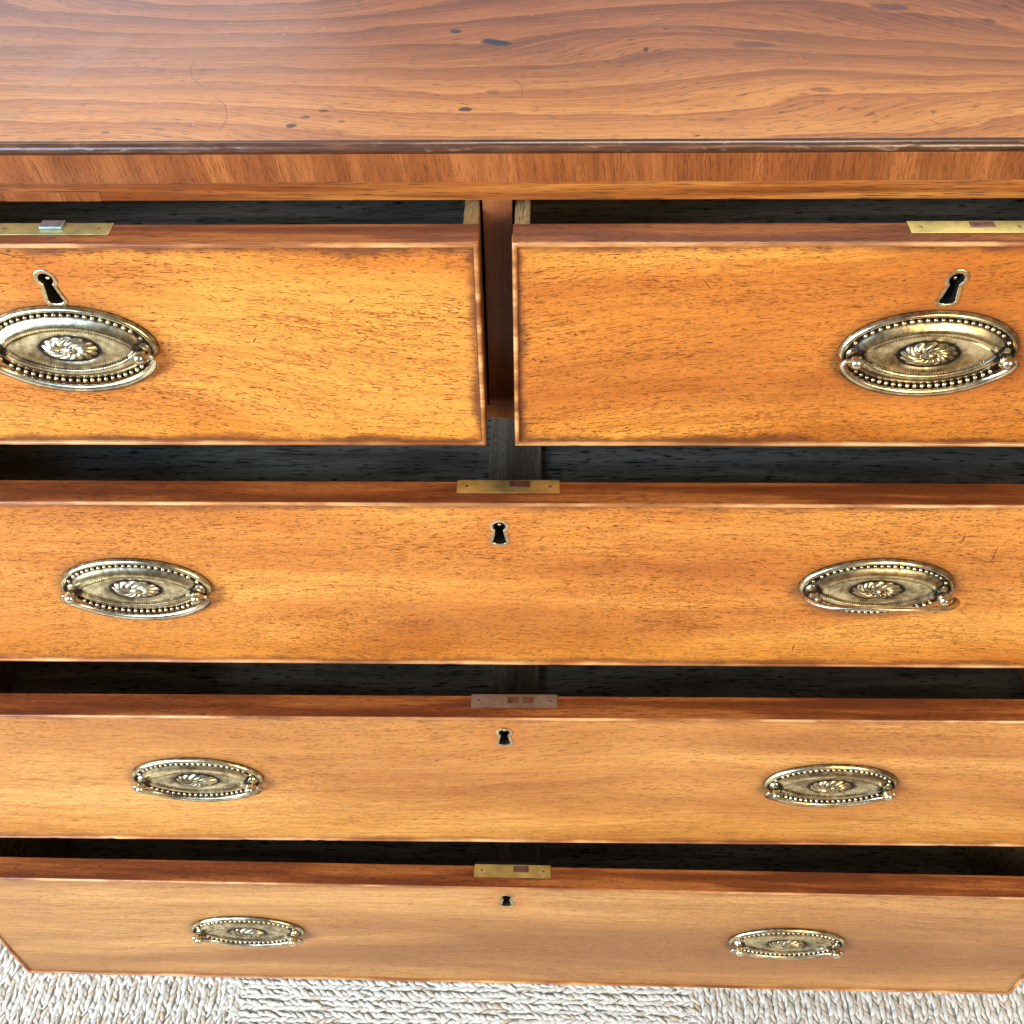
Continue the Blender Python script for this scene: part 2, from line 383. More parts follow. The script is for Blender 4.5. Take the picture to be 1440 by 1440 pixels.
def metal(name, bright, dull, rough=0.25, patina_shade=True, scale=260.0, bmp=0.10):
    g = G(name)
    x, y, z = g.xyz()
    oi = g.n('ShaderNodeObjectInfo')
    ro = g.math('MULTIPLY', oi.outputs['Random'], 3.0)
    n = g.noise(g.vec(g.math('ADD', x, ro), y, z), scale, 4.0, 0.6)
    nl = g.noise(g.vec(g.math('ADD', x, ro), y, z), 45.0, 2.0, 0.5)
    n2 = g.noise(g.vec(x, y, z), scale * 4, 3.0, 0.6)
    c = g.mix(g.step(g.math('ADD', g.math('MULTIPLY', n, 0.5), g.math('MULTIPLY', nl, 0.5)), 0.36, 0.64), bright, dull)
    if patina_shade:
        at = g.n('ShaderNodeAttribute', attribute_name='patina_shade')
        f = g.math('ADD', at.outputs['Fac'], g.math('MULTIPLY', g.math('SUBTRACT', n, 0.5), 0.5), clamp=True)
        c = g.mix(g.step(f, 0.2, 0.9), c, (0.035, 0.026, 0.022))
        g.put(g.b.inputs['Roughness'], g.math('ADD', rough, g.math('MULTIPLY', at.outputs['Fac'], 0.25)))
    else:
        g.put(g.b.inputs['Roughness'], g.math('ADD', rough - 0.06, g.math('MULTIPLY', n2, 0.16)))
    g.put(g.b.inputs['Base Color'], c)
    g.put(g.b.inputs['Metallic'], 1.0)
    if bmp: g.bump(g.math('ADD', n, g.math('MULTIPLY', n2, 0.2)), bmp, 0.0003)
    return g.m
M['plate'] = metal('antique_brass_plate', (0.78, 0.67, 0.42), (0.27, 0.21, 0.12), 0.20, bmp=0.06)
M['brass'] = metal('antique_brass_bail', (0.80, 0.71, 0.50), (0.29, 0.23, 0.15), 0.22, False, 140.0, 0.0)
M['lock'] = metal('tarnished_lock_brass', (0.64, 0.60, 0.26), (0.40, 0.39, 0.17), 0.42, False, 160.0)
M['lock_grey'] = metal('grey_lock_brass', (0.36, 0.42, 0.49), (0.27, 0.28, 0.27), 0.38, False, 160.0)
M['bolt'] = metal('dark_bolt_metal', (0.26, 0.17, 0.15), (0.13, 0.09, 0.09), 0.4, False, 300.0)
M['escutcheon'] = metal('pale_escutcheon_brass', (0.76, 0.62, 0.38), (0.40, 0.29, 0.15), 0.28, False, 400.0)
def flat(name, c, rough=0.6, met=0.0):
    g = G(name)
    x, y, z = g.xyz()
    n = g.noise(g.vec(x, y, z), 90.0, 3.0)
    g.put(g.b.inputs['Base Color'], g.mix(n, [k * 0.6 for k in c], [min(1, k * 1.3) for k in c]))
    g.put(g.b.inputs['Roughness'], rough); g.put(g.b.inputs['Metallic'], met)
    return g.m
M['hole'] = flat('keyhole_dark_steel', (0.03, 0.03, 0.032), 0.35, 0.6)

def straw_material():
    g = G('bleached_braid_fibre')
    at = g.n('ShaderNodeAttribute', attribute_name='tint')
    x, y, z = g.xyz()
    oi = g.n('ShaderNodeObjectInfo')
    n = g.noise(g.vec(g.math('MULTIPLY', x, 1.0), y, z), 900.0, 3.0, 0.6)
    c = g.ramp(at.outputs['Fac'], [(0.0, (0.52, 0.38, 0.26)), (0.10, (0.58, 0.47, 0.34)), (0.28, (0.66, 0.61, 0.52)), (1.0, (0.74, 0.71, 0.64))])
    c = g.mix(g.math('MULTIPLY', n, 0.30), c, (0.60, 0.55, 0.48))
    hs = g.math('MULTIPLY', oi.outputs['Random'], 0.16)
    c = g.mix(hs, c, (0.60, 0.52, 0.42))
    g.put(g.b.inputs['Base Color'], c)
    g.put(g.b.inputs['Roughness'], 0.62)
    g.bump(n, 0.6, 0.0009)
    return g.m
M['straw'] = straw_material()
M['backing'] = flat('rug_backing', (0.62, 0.58, 0.50), 0.9)
M['floor'] = wood('floor_boards', (0.20, 0.11, 0.05), (0.30, 0.18, 0.09), (0.38, 0.24, 0.13), (0.1, 0.05, 0.02),
                  axes='xy', fig=(2.0, 8.0), rough=0.45, coat=0.1, pores=0.4)

# ------------------------------------------------------------------ floor and rug
o = box('floor', -3.2, 3.2, -3.4, 1.6, -0.05, 0.0, M['floor'], bevel=0)
o['kind'] = 'structure'

rug = thing('rug', 'pale braided straw rug under the chest of drawers, bleached cream plaits', 'rug', (0, -0.45, 0))
box('rug_backing', -1.0, 0.94, -0.72, 0.95, 0.0005, 0.0084, M['backing'], rug, bevel=0.002)
RUG_Z = 0.0085

def braid_mesh(seed, length, name, sp=0.0068, wid=0.0029):
    rnd = random.Random(seed)
    verts, faces, tint = [], [], []
    n = int(length / sp)
    prof = [(0.0, 0.10), (0.22, 0.80), (0.45, 1.0), (0.70, 0.66), (1.0, 0.03)]
    K = 6
    for i in range(n):
        for side in (-1, 1):
            t = (i + (0.5 if side > 0 else 0.0)) * sp + rnd.uniform(-0.001, 0.001)
            ang = side * math.radians(21 + rnd.uniform(-15, 14))
            L = 0.0178 * rnd.uniform(0.85, 1.15); Wd = 0.0027 * rnd.uniform(0.65, 1.25); H = 0.0010 * rnd.uniform(0.7, 1.4)
            cx = -side * wid * 0.9 + rnd.uniform(-0.0012, 0.0012)
            tv = rnd.random()
            if rnd.random() < 0.08: tv *= 0.15
            else: tv = 0.25 + 0.75 * tv
            base = len(verts)
            tilt = rnd.uniform(0.0006, 0.0016); tw = rnd.uniform(-0.5, 0.5); zr = rnd.uniform(-0.0004, 0.0006)
            ca, sa = math.cos(ang), math.sin(ang)
            for (s, r) in prof:
                al = (s - 0.35) * L
                zz = 0.0008 + zr + tilt * (1.0 - 2.2 * abs(s - 0.45))
                for k in range(K):
                    a = 2 * PI * k / K + tw * s
                    dx = math.cos(a) * Wd * r; dz = math.sin(a) * H * r
                    xx = dx * ca + al * sa; yy = -dx * sa + al * ca
                    verts.append((cx + xx, t + yy - length / 2, zz + dz + side * 0.0003))
            for j in range(len(prof) - 1):
                for k in range(K):
                    k2 = (k + 1) % K
                    faces.append((base + j * K + k, base + j * K + k2, base + (j + 1) * K + k2, base + (j + 1) * K + k))
            faces.append(tuple(base + k for k in range(K))[::-1])
            faces.append(tuple(base + (len(prof) - 1) * K + k for k in range(K)))
            tint += [tv] * (len(prof) * K)
    me = bpy.data.meshes.new(name)
    me.from_pydata(verts, [], faces)
    at = me.attributes.new('tint', 'FLOAT', 'POINT')
    at.data.foreach_set('value', tint)
    for p in me.polygons: p.use_smooth = True
    me.materials.append(M['straw'])
    return me

BX0, BX1 = -0.278, 0.176
PITCH = 0.0105
long_meshes = [braid_mesh(10 + k, 1.65, 'braid') for k in range(4)]
short_meshes = [braid_mesh(30 + k, BX1 - BX0 + 0.024, 'braid') for k in range(5)]
rr = random.Random(5)
def put_braid(me, x, y, rz):
    b = bpy.data.objects.new('braid', me)
    COL.objects.link(b); b.parent = rug
    b.location = (x, y + 0.45, RUG_Z + rr.uniform(-0.0004, 0.0004)); b.rotation_euler = (0, 0, rz)
k = 0
x = BX0 - PITCH * 0.55
while x > -0.98:
    put_braid(long_meshes[k % 4], x, -0.335 + rr.uniform(-0.004, 0.004), rr.choice((0,)) + rr.uniform(-.002, .002)); x -= PITCH; k += 1
x = BX1 + PITCH * 0.55
while x < 0.92:
    put_braid(long_meshes[(k + 1) % 4], x, -0.335 + rr.uniform(-0.004, 0.004), rr.uniform(-.002, .002)); x += PITCH; k += 1
y = -1.15
while y < 0.49:
    put_braid(short_meshes[k % 5], (BX0 + BX1) / 2 + rr.uniform(-0.006, 0.006), y, -PI / 2 + rr.uniform(-.004, .004)); y += PITCH; k += 1

# ------------------------------------------------------------------ chest carcass
D = 0.47                                   # depth of the case
HWC = 0.4600                               # half width of the case
GL, GR = -0.0097, 0.0067
def Z(z): return z + ZO
DR = [  # pull-out, top z, height, skew
    (0.03964, -0.03142, 0.13469, 0.0),
    (0.07299, -0.17974, 0.15514, 0.00069),
    (0.10513, -0.35022, 0.17431, -0.00173),
    (0.13554, -0.53900, 0.19596, 0.00865)]

chest = thing('chest_of_drawers', 'old golden mahogany chest of drawers, every drawer pulled open, on a braided rug', 'chest of drawers', (0, D / 2, 0.0135))
CO = Vector((0, D / 2, 0.0135))
def cbox(name, x0, x1, y0, y1, z0, z1, mat, bevel=0.0006, **k):
    # mesh kept in world-like coordinates, object placed at minus the chest origin
    return box(name, x0, x1, y0, y1, z0, z1, mat, chest, bevel, loc=-CO, **k)
def cobj(name, bm, mat, **k):
    return obj(name, bm, mat, chest, loc=-CO, **k)

# top board: a mesh of its own coordinates at z = 0 for the stain positions
tb = obj('top_board', box_bm(-0.472, 0.472, 0.0005, D + 0.006, -0.0195, 0.0008, 0.0), M['top'], chest, loc=Vector((0, 0, ZO)) - CO)
# rounded, dented moulding along front and side edges
def nosing(bm, p0, p1, outv, seed):
    rnd = random.Random(seed)
    p0, p1 = Vector(p0), Vector(p1)
    n = max(8, int((p1 - p0).length / 0.004))
    path = [p0.lerp(p1, i / n) for i in range(n + 1)]
    up = Vector((0, 0, 1)); outv = Vector(outv)
    def prof(i):
        c = mn.noise(Vector((i * 0.13, seed, 0))) * 0.00030
        if rnd.random() < 0.03: c -= rnd.uniform(0.0003, 0.0008)
        pts = [(-0.003, 0.00085)]
        for k in range(9):
            a = PI / 2 - PI * k / 8
            pts.append((math.cos(a) * (0.0026 + c) - 0.0006, -0.0020 + math.sin(a) * 0.0028))
        pts.append((-0.003, -0.0048))
        return pts
    sweep(bm, path, [(outv, up)] * (n + 1), prof)
bm = bmesh.new(); nosing(bm, (-0.4738, -0.0002, 0), (0.4738, -0.0002, 0), (0, -1, 0), 1)
obj('edge_moulding', bm, M['nosing'], chest, loc=Vector((0, 0, ZO)) - CO, smooth=True)
for sx in (-1, 1):
    bm = bmesh.new(); nosing(bm, (sx * 0.4722, 0.0, 0), (sx * 0.4722, D + 0.006, 0), (sx, 0, 0), 3 + sx)
    obj('edge_moulding', bm, M['nosing'], chest, loc=Vector((0, 0, ZO)) - CO, smooth=True)
# cross-banded veneer blocks along the front edge (joints can be seen between them)
rb = random.Random(3)
xs = [-0.472, -0.372, -0.262, -0.205, -0.112, 0.004, 0.092, 0.171, 0.262, 0.36, 0.472]
for a, b in zip(xs[:-1], xs[1:]):
    dy = rb.uniform(-0.00012, 0.00012)
    box('banding_block', a + 0.00006, b - 0.00006, -0.0012 + dy, 0.0006, -0.0198, -0.0046, M['banding'], chest, 0.0002, loc=Vector((0, 0, ZO)) - CO)
# rail under the top, divider, rails between drawers
cbox('top_rail', -0.4438, 0.4438, -0.0004, 0.05, Z(-0.0305), Z(-0.0200), M['rail'], 0.0005)
zb0 = DR[0][1] - DR[0][2]
cbox('divider', -0.0092, 0.0062, 0.0, 0.42, Z(-0.1686), Z(-0.0306), M['divider'], 0.0006)
box('rail_patch', -0.2560, -0.2060, -0.0007, 0.004, -0.0304, -0.0256, M['banding'], chest, 0.0001, loc=Vector((0, 0, ZO)) - CO)
rails = [(-0.1688, -0.1790), (-0.3364, -0.3494), (-0.5262, -0.5382)]
for a, b in rails:
    cbox('drawer_rail', -0.4438, 0.4438, 0.0, 0.06, Z(b), Z(a), M['divider'], 0.0006)
    cbox('dust_board', -0.4438, 0.4438, 0.0605, D - 0.013, Z(b) + 0.002, Z(a) - 0.002, M['oak_dark'], 0)
for sx in (-1, 1):
    a, b = sorted((sx * 0.4440, sx * HWC))
    cbox('side_panel', a, b, 0.0, D, 0.115, Z(-0.0200), M['case'], 0.0008)
cbox('back_panel', -0.4438, 0.4438, D - 0.012, D - 0.001, 0.13, Z(-0.0306), M['oak_dark'], 0)
cbox('bottom_board', -0.4438, 0.4438, 0.0, D - 0.013, 0.128, Z(-0.7360), M['oak_dark'], 0)
# plinth: moulding and bracket feet
cbox('base_moulding', -0.470, 0.470, -0.010, D, 0.100, 0.1145, M['case'], 0.003)
def bracket(sx):
    bm = bmesh.new()
    pts = [(0.466, 0.0135), (0.466, 0.0995), (0.30, 0.0995), (0.31, 0.086), (0.345, 0.080), (0.372, 0.062), (0.385, 0.038), (0.392, 0.0135)]
    f = [bm.verts.new((sx * px, -0.008, pz)) for px, pz in pts]
    b = [bm.verts.new((sx * px, 0.012, pz)) for px, pz in pts]
    bm.faces.new(f); bm.faces.new(b[::-1])
    for i in range(len(pts)):
        j = (i + 1) % len(pts)
        bm.faces.new((f[i], f[j], b[j], b[i]))
    x0, x1 = sorted((sx * 0.446, sx * 0.4655))
    box_bm(x0, x1, 0.0125, 0.085, 0.0135, 0.0995, bm=bm)
    return bm
for sx in (-1, 1):
    cobj('foot', bracket(sx), M['case'])
    x0, x1 = sorted((sx * 0.40, sx * 0.4655))
    cbox('foot', x0, x1, D - 0.06, D - 0.002, 0.0135, 0.0995, M['case'], 0.001)
cbox('apron', -0.2995, 0.2995, -0.006, 0.012, 0.084, 0.0995, M['case'], 0.001)

# ------------------------------------------------------------------ handle master meshes
def ell(a, b, ph): return Vector((a * math.cos(ph), 0, b * math.sin(ph)))
def sm(t):
    t = max(0.0, min(1.0, t)); return t * t * (3 - 2 * t)
def lens(ph, a=0.0345, b=0.0128):
    s = math.sin(ph)
    return Vector((a * math.cos(ph), 0, b * (abs(s) ** 1.55) * (1 if s >= 0 else -1)))

def plate_mesh():
    N = 280
    bm = bmesh.new()
    lay = bm.verts.layers.float.new('patina_shade')
    rings = []
    def ring(fn):
        row = []
        for i in range(N):
            ph = 2 * PI * i / N
            p, h, pt = fn(ph)
            dp = math.hypot(abs(p.x) - 0.0393, p.z)
            v = bm.verts.new((p.x, -h, p.z)); v[lay] = max(pt, 0.95 * (1 - sm((dp - 0.004) / 0.0045)))  # shade around the posts is painted in beside the patina
            row.append(v)
        rings.append(row)
    ctr = bm.verts.new((0, -0.0052, 0)); ctr[lay] = 0.1
    # rosette
    for j in range(1, 17):
        s = j / 16
        def fn(ph, s=s):
            sw = ph * 1.0 + 1.15 * s                      # swirled gadroons
            rid = abs(math.sin(6.5 * sw))
            if s < 0.30:
                h = 0.0040 + 0.0016 * math.cos(s / 0.30 * PI / 2); pt = 0.0 if s < 0.24 else 0.9
                sc = 1.0
            else:
                e = (s - 0.30) / 0.70
                dome = 0.0026 + 0.0019 * math.sin(PI * (0.25 + 0.75 * e)) 
                h = dome + 0.0010 * (rid ** 0.6) * math.sin(PI * min(1, e * 0.85 + 0.12)) - 0.0003
                pt = (1.0 - rid) ** 1.5 * 1.0 + (0.8 if e > 0.96 else 0)
                sc = 1.0 + 0.07 * (rid - 0.6) * e
            p = ell(0.0148 * s * sc, 0.0077 * s * sc, ph)
            return p, h, min(1, pt)
        ring(fn)
    ros = lambda ph: ell(0.0156, 0.0084, ph)
    ring(lambda ph: (ros(ph), 0.0021, 1.0))
    for s in (0.12, 0.3, 0.5, 0.7, 0.88, 1.0):
        def fn(ph, s=s):
            p = ros(ph).lerp(lens(ph), s)
            return p, 0.0022 + 0.0010 * math.sin(s * PI * 0.6), 0.75 * (1 - s) ** 2.2 + (0.35 if s > 0.95 else 0)
        ring(fn)
    beadin = lambda ph: ell(0.0408, 0.0202, ph)
    beadout = lambda ph: ell(0.0440, 0.0234, ph)
    def outer(ph):
        w = sm((math.sin(ph) + 0.28) / 0.2)
        return ell(0.0444, 0.0238, ph).lerp(ell(0.0476, 0.0268, ph), w)
    for s, h, pt in ((0.02, 0.0034, 0.95), (0.10, 0.0043, 0.25), (0.3, 0.0043, 0.0), (0.55, 0.0038, 0.05), (0.8, 0.0028, 0.2), (1.0, 0.0019, 0.8)):
        ring(lambda ph, s=s, h=h, pt=pt: (lens(ph).lerp(beadin(ph), s), h, pt))
    for s, h, pt in ((0.25, 0.0014, 1.0), (0.75, 0.0014, 1.0), (1.0, 0.0018, 0.9)):
        ring(lambda ph, s=s, h=h, pt=pt: (beadin(ph).lerp(beadout(ph), s), h, pt))
    for s, h, pt in ((0.10, 0.0026, 0.3), (0.3, 0.0031, 0.0), (0.6, 0.0028, 0.05), (0.85, 0.0018, 0.15), (1.0, 0.0008, 0.5)):
        def fn(ph, s=s, h=h, pt=pt):
            w = sm((math.sin(ph) + 0.28) / 0.2)
            return beadout(ph).lerp(outer(ph), s), h * (0.45 + 0.55 * w), pt + 0.3 * (1 - w)
        ring(fn)
    ring(lambda ph: (outer(ph), 0.0, 0.9))
    for i in range(N):
        k = (i + 1) % N
        bm.faces.new((ctr, rings[0][k], rings[0][i]))
        for j in range(len(rings) - 1):
            bm.faces.new((rings[j][i], rings[j][k], rings[j + 1][k], rings[j + 1][i]))
    bm.faces.new(rings[-1])
    return bm

def beads_bm():
    bm = bmesh.new()
    # even spacing along the ring
    M_ = 2000
    pts = [ell(0.0424, 0.0218, 2 * PI * i / M_) for i in range(M_ + 1)]
    acc = [0.0]
    for a, b in zip(pts[:-1], pts[1:]): acc.append(acc[-1] + (b - a).length)
    n = 52; j = 0
    for q in range(n):
        t = acc[-1] * (q + 0.5) / n
        while acc[j] < t: j += 1
        p = pts[j]
        if abs(p.x) > 0.0385: continue          # hidden under the posts
        uv_ball(bm, (p.x, -0.0019, p.z), 0.00142, 0.00150, 0.00142, 9, 6)
    for sx in (-1, 1):
        for q in (-2, -1, 1, 2):
            ph = q * 0.17 if sx > 0 else PI - q * 0.17
            p = ell(0.0424, 0.0218, ph)
            if abs(p.z) > 0.0042: uv_ball(bm, (p.x, -0.0019, p.z), 0.00138, 0.00150, 0.00138, 9, 6)
    return bm

def milled_bm():
    bm = bmesh.new()
    M_ = 2000
    pts = [lens(2 * PI * i / M_) for i in range(M_ + 1)]
    acc = [0.0]
    for a, b in zip(pts[:-1], pts[1:]): acc.append(acc[-1] + (b - a).length)
    n = 104; j = 0
    for q in range(n):
        t = acc[-1] * (q + 0.5) / n
        while acc[j] < t: j += 1
        p = pts[j]; d = (pts[min(j + 1, M_)] - pts[max(j - 1, 0)]).normalized()
        nrm = Vector((-d.z, 0, d.x))
        if nrm.dot(p) < 0: nrm = -nrm
        Lh, Wh = 0.00115, 0.00040
        if abs(p.x) > 0.0305: continue
        c = p + nrm * 0.0002
        b4 = [c + nrm * sa * Lh + d * sb * Wh for sa, sb in ((-1, -1), (1, -1), (1, 1), (-1, 1))]
        lo = [bm.verts.new((v.x, -0.0030, v.z)) for v in b4]
        t0 = c - nrm * Lh * 0.45; t1 = c + nrm * Lh * 0.7
        a_ = bm.verts.new((t0.x, -0.0046, t0.z)); b_ = bm.verts.new((t1.x, -0.0050, t1.z))
        bm.faces.new((lo[0], lo[1], b_, a_)); bm.faces.new((lo[2], lo[3], a_, b_))
        bm.faces.new((lo[1], lo[2], b_)); bm.faces.new((lo[3], lo[0], a_))
    return bm

def lathe_bm(prof, n=18, loc=(0, 0, 0)):
    """prof: (radius, outward distance along -y)"""
    bm = bmesh.new()
    rings = [[bm.verts.new((loc[0] + r * math.cos(2 * PI * i / n), -h, loc[2] + r * math.sin(2 * PI * i / n))) for i in range(n)] for r, h in prof]
    for a, b in zip(rings[:-1], rings[1:]):
        for i in range(n):
            k = (i + 1) % n
            bm.faces.new((a[i], a[k], b[k], b[i]))
    bm.faces.new(rings[0]); bm.faces.new(rings[-1])
    return bm

POST = [(0.0046, 0.0008), (0.0047, 0.0020), (0.0042, 0.0027), (0.0034, 0.0033), (0.0031, 0.0050), (0.0032, 0.0062), (0.0036, 0.0070),
        (0.0038, 0.0083), (0.0039, 0.0096), (0.0035, 0.0110), (0.0026, 0.0121), (0.0013, 0.0127), (0.0003, 0.0128)]
PX = 0.0393
PIV = 0.0078                     # how far the bail's pivot stands off the drawer face
def bail_bm():
    """local to the pivot line: hanging down, resting towards the face"""
    bm = bmesh.new()
    pts = []
    pts.append((-PX - 0.0010, 0, 0)); pts.append((-PX - 0.0052, 0, -0.0002))
    n = 40
    for i in range(n + 1):
        ph = PI + PI * (0.035 + 0.93 * i / n)
        s = abs(math.sin(ph))
        x = 0.0460 * math.cos(ph); z = -0.0252 * s
        pts.append((x, min(1, s * 1.5) * 0.0050, z - 0.0004))
    pts.append((PX + 0.0052, 0, -0.0002)); pts.append((PX + 0.0010, 0, 0))
    P = [Vector(p) for p in pts]
    fr = []
    for i, p in enumerate(P):
        d = (P[min(i + 1, len(P) - 1)] - P[max(i - 1, 0)]).normalized()
        out = Vector((0, -1, 0)); out = (out - d * out.dot(d)).normalized()
        fr.append((d.cross(out).normalized(), out))
    def prof(i):
        t = min(i, len(P) - 1 - i) / 6.0
        w = 0.0012 + 0.0014 * sm(t); h = 0.0011 + 0.0005 * sm(t)
        return [(w * math.cos(a), h * math.sin(a)) for a in [2 * PI * k / 12 for k in range(12)]]
    sweep(bm, P, fr, prof)
    # the pivot pins' ends, just outside each post
    return bm

def mesh_of(bm, mat, smooth=True, name='m'):
    bmesh.ops.recalc_face_normals(bm, faces=bm.faces[:])
    me = bpy.data.meshes.new(name); bm.to_mesh(me); bm.free(); me.materials.append(mat)
    if smooth:
        for p in me.polygons: p.use_smooth = True
    return me
PLATE = mesh_of(plate_mesh(), M['plate'], name='handle')
BEADS = mesh_of(beads_bm(), M['brass'], name='beading')
MILL = mesh_of(milled_bm(), M['brass'], False, name='milled_edge')
POSTM = mesh_of(lathe_bm(POST), M['brass'], name='post')
BAIL = mesh_of(bail_bm(), M['brass'], name='bail')

def link(name, me, parent, loc=(0, 0, 0), rot=(0, 0, 0), label=None):
    o = bpy.data.objects.new(name, me); COL.objects.link(o)
    o.parent = parent; o.location = loc; o.rotation_euler = rot
    if label: o['label'] = label
    return o

def handle(parent, x, y, z, swing=0.0, roll=0.0, label=None):
    h = link('handle', PLATE, parent, (x, y, z), (0, roll, 0), label)
    link('beading', BEADS, h); link('milled_edge', MILL, h)
    for sx in (-1, 1): link('post', POSTM, h, (sx * PX, 0, -0.0004))
    link('bail', BAIL, h, (0, -PIV, -0.0004), (-swing, 0, 0))
    return h

# ------------------------------------------------------------------ keyholes
def keyhole_pts(off, n=44):
    return [(a * 1.12, b * 1.12) for a, b in keyhole_base(off)]
def keyhole_base(off):
    """outline of the hole grown by off, metres, centred"""
    pts = []
    r = 0.0033 + off
    # upper disc centre +4.6 mm, foot down to -8 mm
    a0 = math.radians(-52)
    K = 16
    for i in range(K + 1):
        a = a0 + (PI - 2 * a0) * i / K
        pts.append((r * math.cos(a), 0.0046 + r * math.sin(a)))
    nk = 0.0022 + off
    ft = 0.0036 + off
    pts.append((-nk, 0.0004)); pts.append((-nk - 0.0003, -0.0018)); pts.append((-ft + 0.0005, -0.0052))
    for i in range(7):
        a = PI + PI * i / 6
        pts.append((ft * math.cos(a), -0.0068 + (0.0018 + off) * math.sin(a)))
    pts.append((ft - 0.0005, -0.0052)); pts.append((nk + 0.0003, -0.0018)); pts.append((nk, 0.0004))
    return pts

def key_prism(off, y0, y1, shear=0.0, sc=1.0):
    bm = bmesh.new()
    P = keyhole_pts(off)
    a = [bm.verts.new(((x + shear * z) * sc, y0, z * sc)) for x, z in P]
    b = [bm.verts.new(((x + shear * z) * sc, y1, z * sc)) for x, z in P]
    bm.faces.new(a); bm.faces.new(b[::-1])
    for i in range(len(P)):
        j = (i + 1) % len(P)
        bm.faces.new((a[i], b[i], b[j], a[j]))
    return bm

def key_ring(sh):
    bm = bmesh.new()
    I, O_ = keyhole_pts(0.0), keyhole_pts(0.0019)
    n = len(I); rows = []
    spec = [(1.0, 0.0002), (1.0, -0.00035), (0.85, -0.00050), (0.15, -0.00050), (0.0, -0.00030), (0.0, 0.0016)]
    for t, yy in spec:
        rows.append([bm.verts.new((I[i][0] * (1 - t) + O_[i][0] * t + sh * (I[i][1] * (1 - t) + O_[i][1] * t), yy, I[i][1] * (1 - t) + O_[i][1] * t)) for i in range(n)])
    for a, b in zip(rows[:-1], rows[1:]):
        for i in range(n):
            j = (i + 1) % n
            bm.faces.new((a[i], a[j], b[j], b[i]))
    return bm

# ------------------------------------------------------------------ drawers
T = 0.0178                    # thickness of a drawer front including the beading
BEAD_OUT = 0.0017             # the beading stands this far proud of the veneered face
BT = 0.0027                   # its thickness

def bead_loop(hw, h, seed, bw=BT):
    """cock bead around a drawer front: rectangle 2*hw by h (z from 0 to h), mitred corners"""
    bm = bmesh.new()
    rnd = random.Random(seed)
    cor = [(-hw, 0.0), (hw, 0.0), (hw, h), (-hw, h)]
    path, frames, meta = [], [], []
    for c in range(4):
        p, q = Vector((cor[c][0], 0, cor[c][1])), Vector((cor[(c + 1) % 4][0], 0, cor[(c + 1) % 4][1]))
        d = (q - p).normalized(); inn = Vector((-d.z, 0, d.x))
        pr = Vector((cor[c - 1][0], 0, cor[c - 1][1])); d0 = (p - pr).normalized(); in0 = Vector((-d0.z, 0, d0.x))
        path.append(p); frames.append((inn + in0, Vector((0, -1, 0)))); meta.append(0)
        n = max(4, int((q - p).length / 0.005))
        for i in range(1, n):
            path.append(p.lerp(q, i / n)); frames.append((inn, Vector((0, -1, 0)))); meta.append(1)
    def prof(i):
        c = mn.noise(Vector((i * 0.21, seed * 3.1, 0))) * 0.00016
        if meta[i] and rnd.random() < 0.025: c -= rnd.uniform(0.0002, 0.0006)
        pts = [(0.0, -0.0065), (0.0, 0.0)]
        r = bw / 2
        for k in range(1, 8):
            a = PI - PI * k / 8
            pts.append((r + r * math.cos(a), (BEAD_OUT + 0.0001 + c) * (math.sin(a) ** 0.6)))
        pts.append((bw, 0.0)); pts.append((bw, -0.0065))
        return pts
    # profile: first = inward distance, second = outward distance from the face plane
    sweep(bm, path, frames, prof, closed_path=True)
    return bm

def cut(o, cutter_bm):
    cme = bpy.data.meshes.new('cutter'); bmesh.ops.recalc_face_normals(cutter_bm, faces=cutter_bm.faces[:])
    cutter_bm.to_mesh(cme); cutter_bm.free()
    co = bpy.data.objects.new('cutter', cme); COL.objects.link(co); co.matrix_world = Matrix.Identity(4)
    mw = o.matrix_world.copy()
    tmp = bpy.data.objects.new('tmp', o.data); COL.objects.link(tmp)
    md = tmp.modifiers.new('b', 'BOOLEAN'); md.object = co; md.operation = 'DIFFERENCE'; md.solver = 'EXACT'
    bpy.context.view_layer.update()
    dg = bpy.context.evaluated_depsgraph_get()
    me = bpy.data.meshes.new_from_object(tmp.evaluated_get(dg))
    bpy.data.objects.remove(tmp); bpy.data.objects.remove(co); bpy.data.meshes.remove(cme)
    o.data = me

LOCKY = T                     # lock strip lies at the back half of the top edge

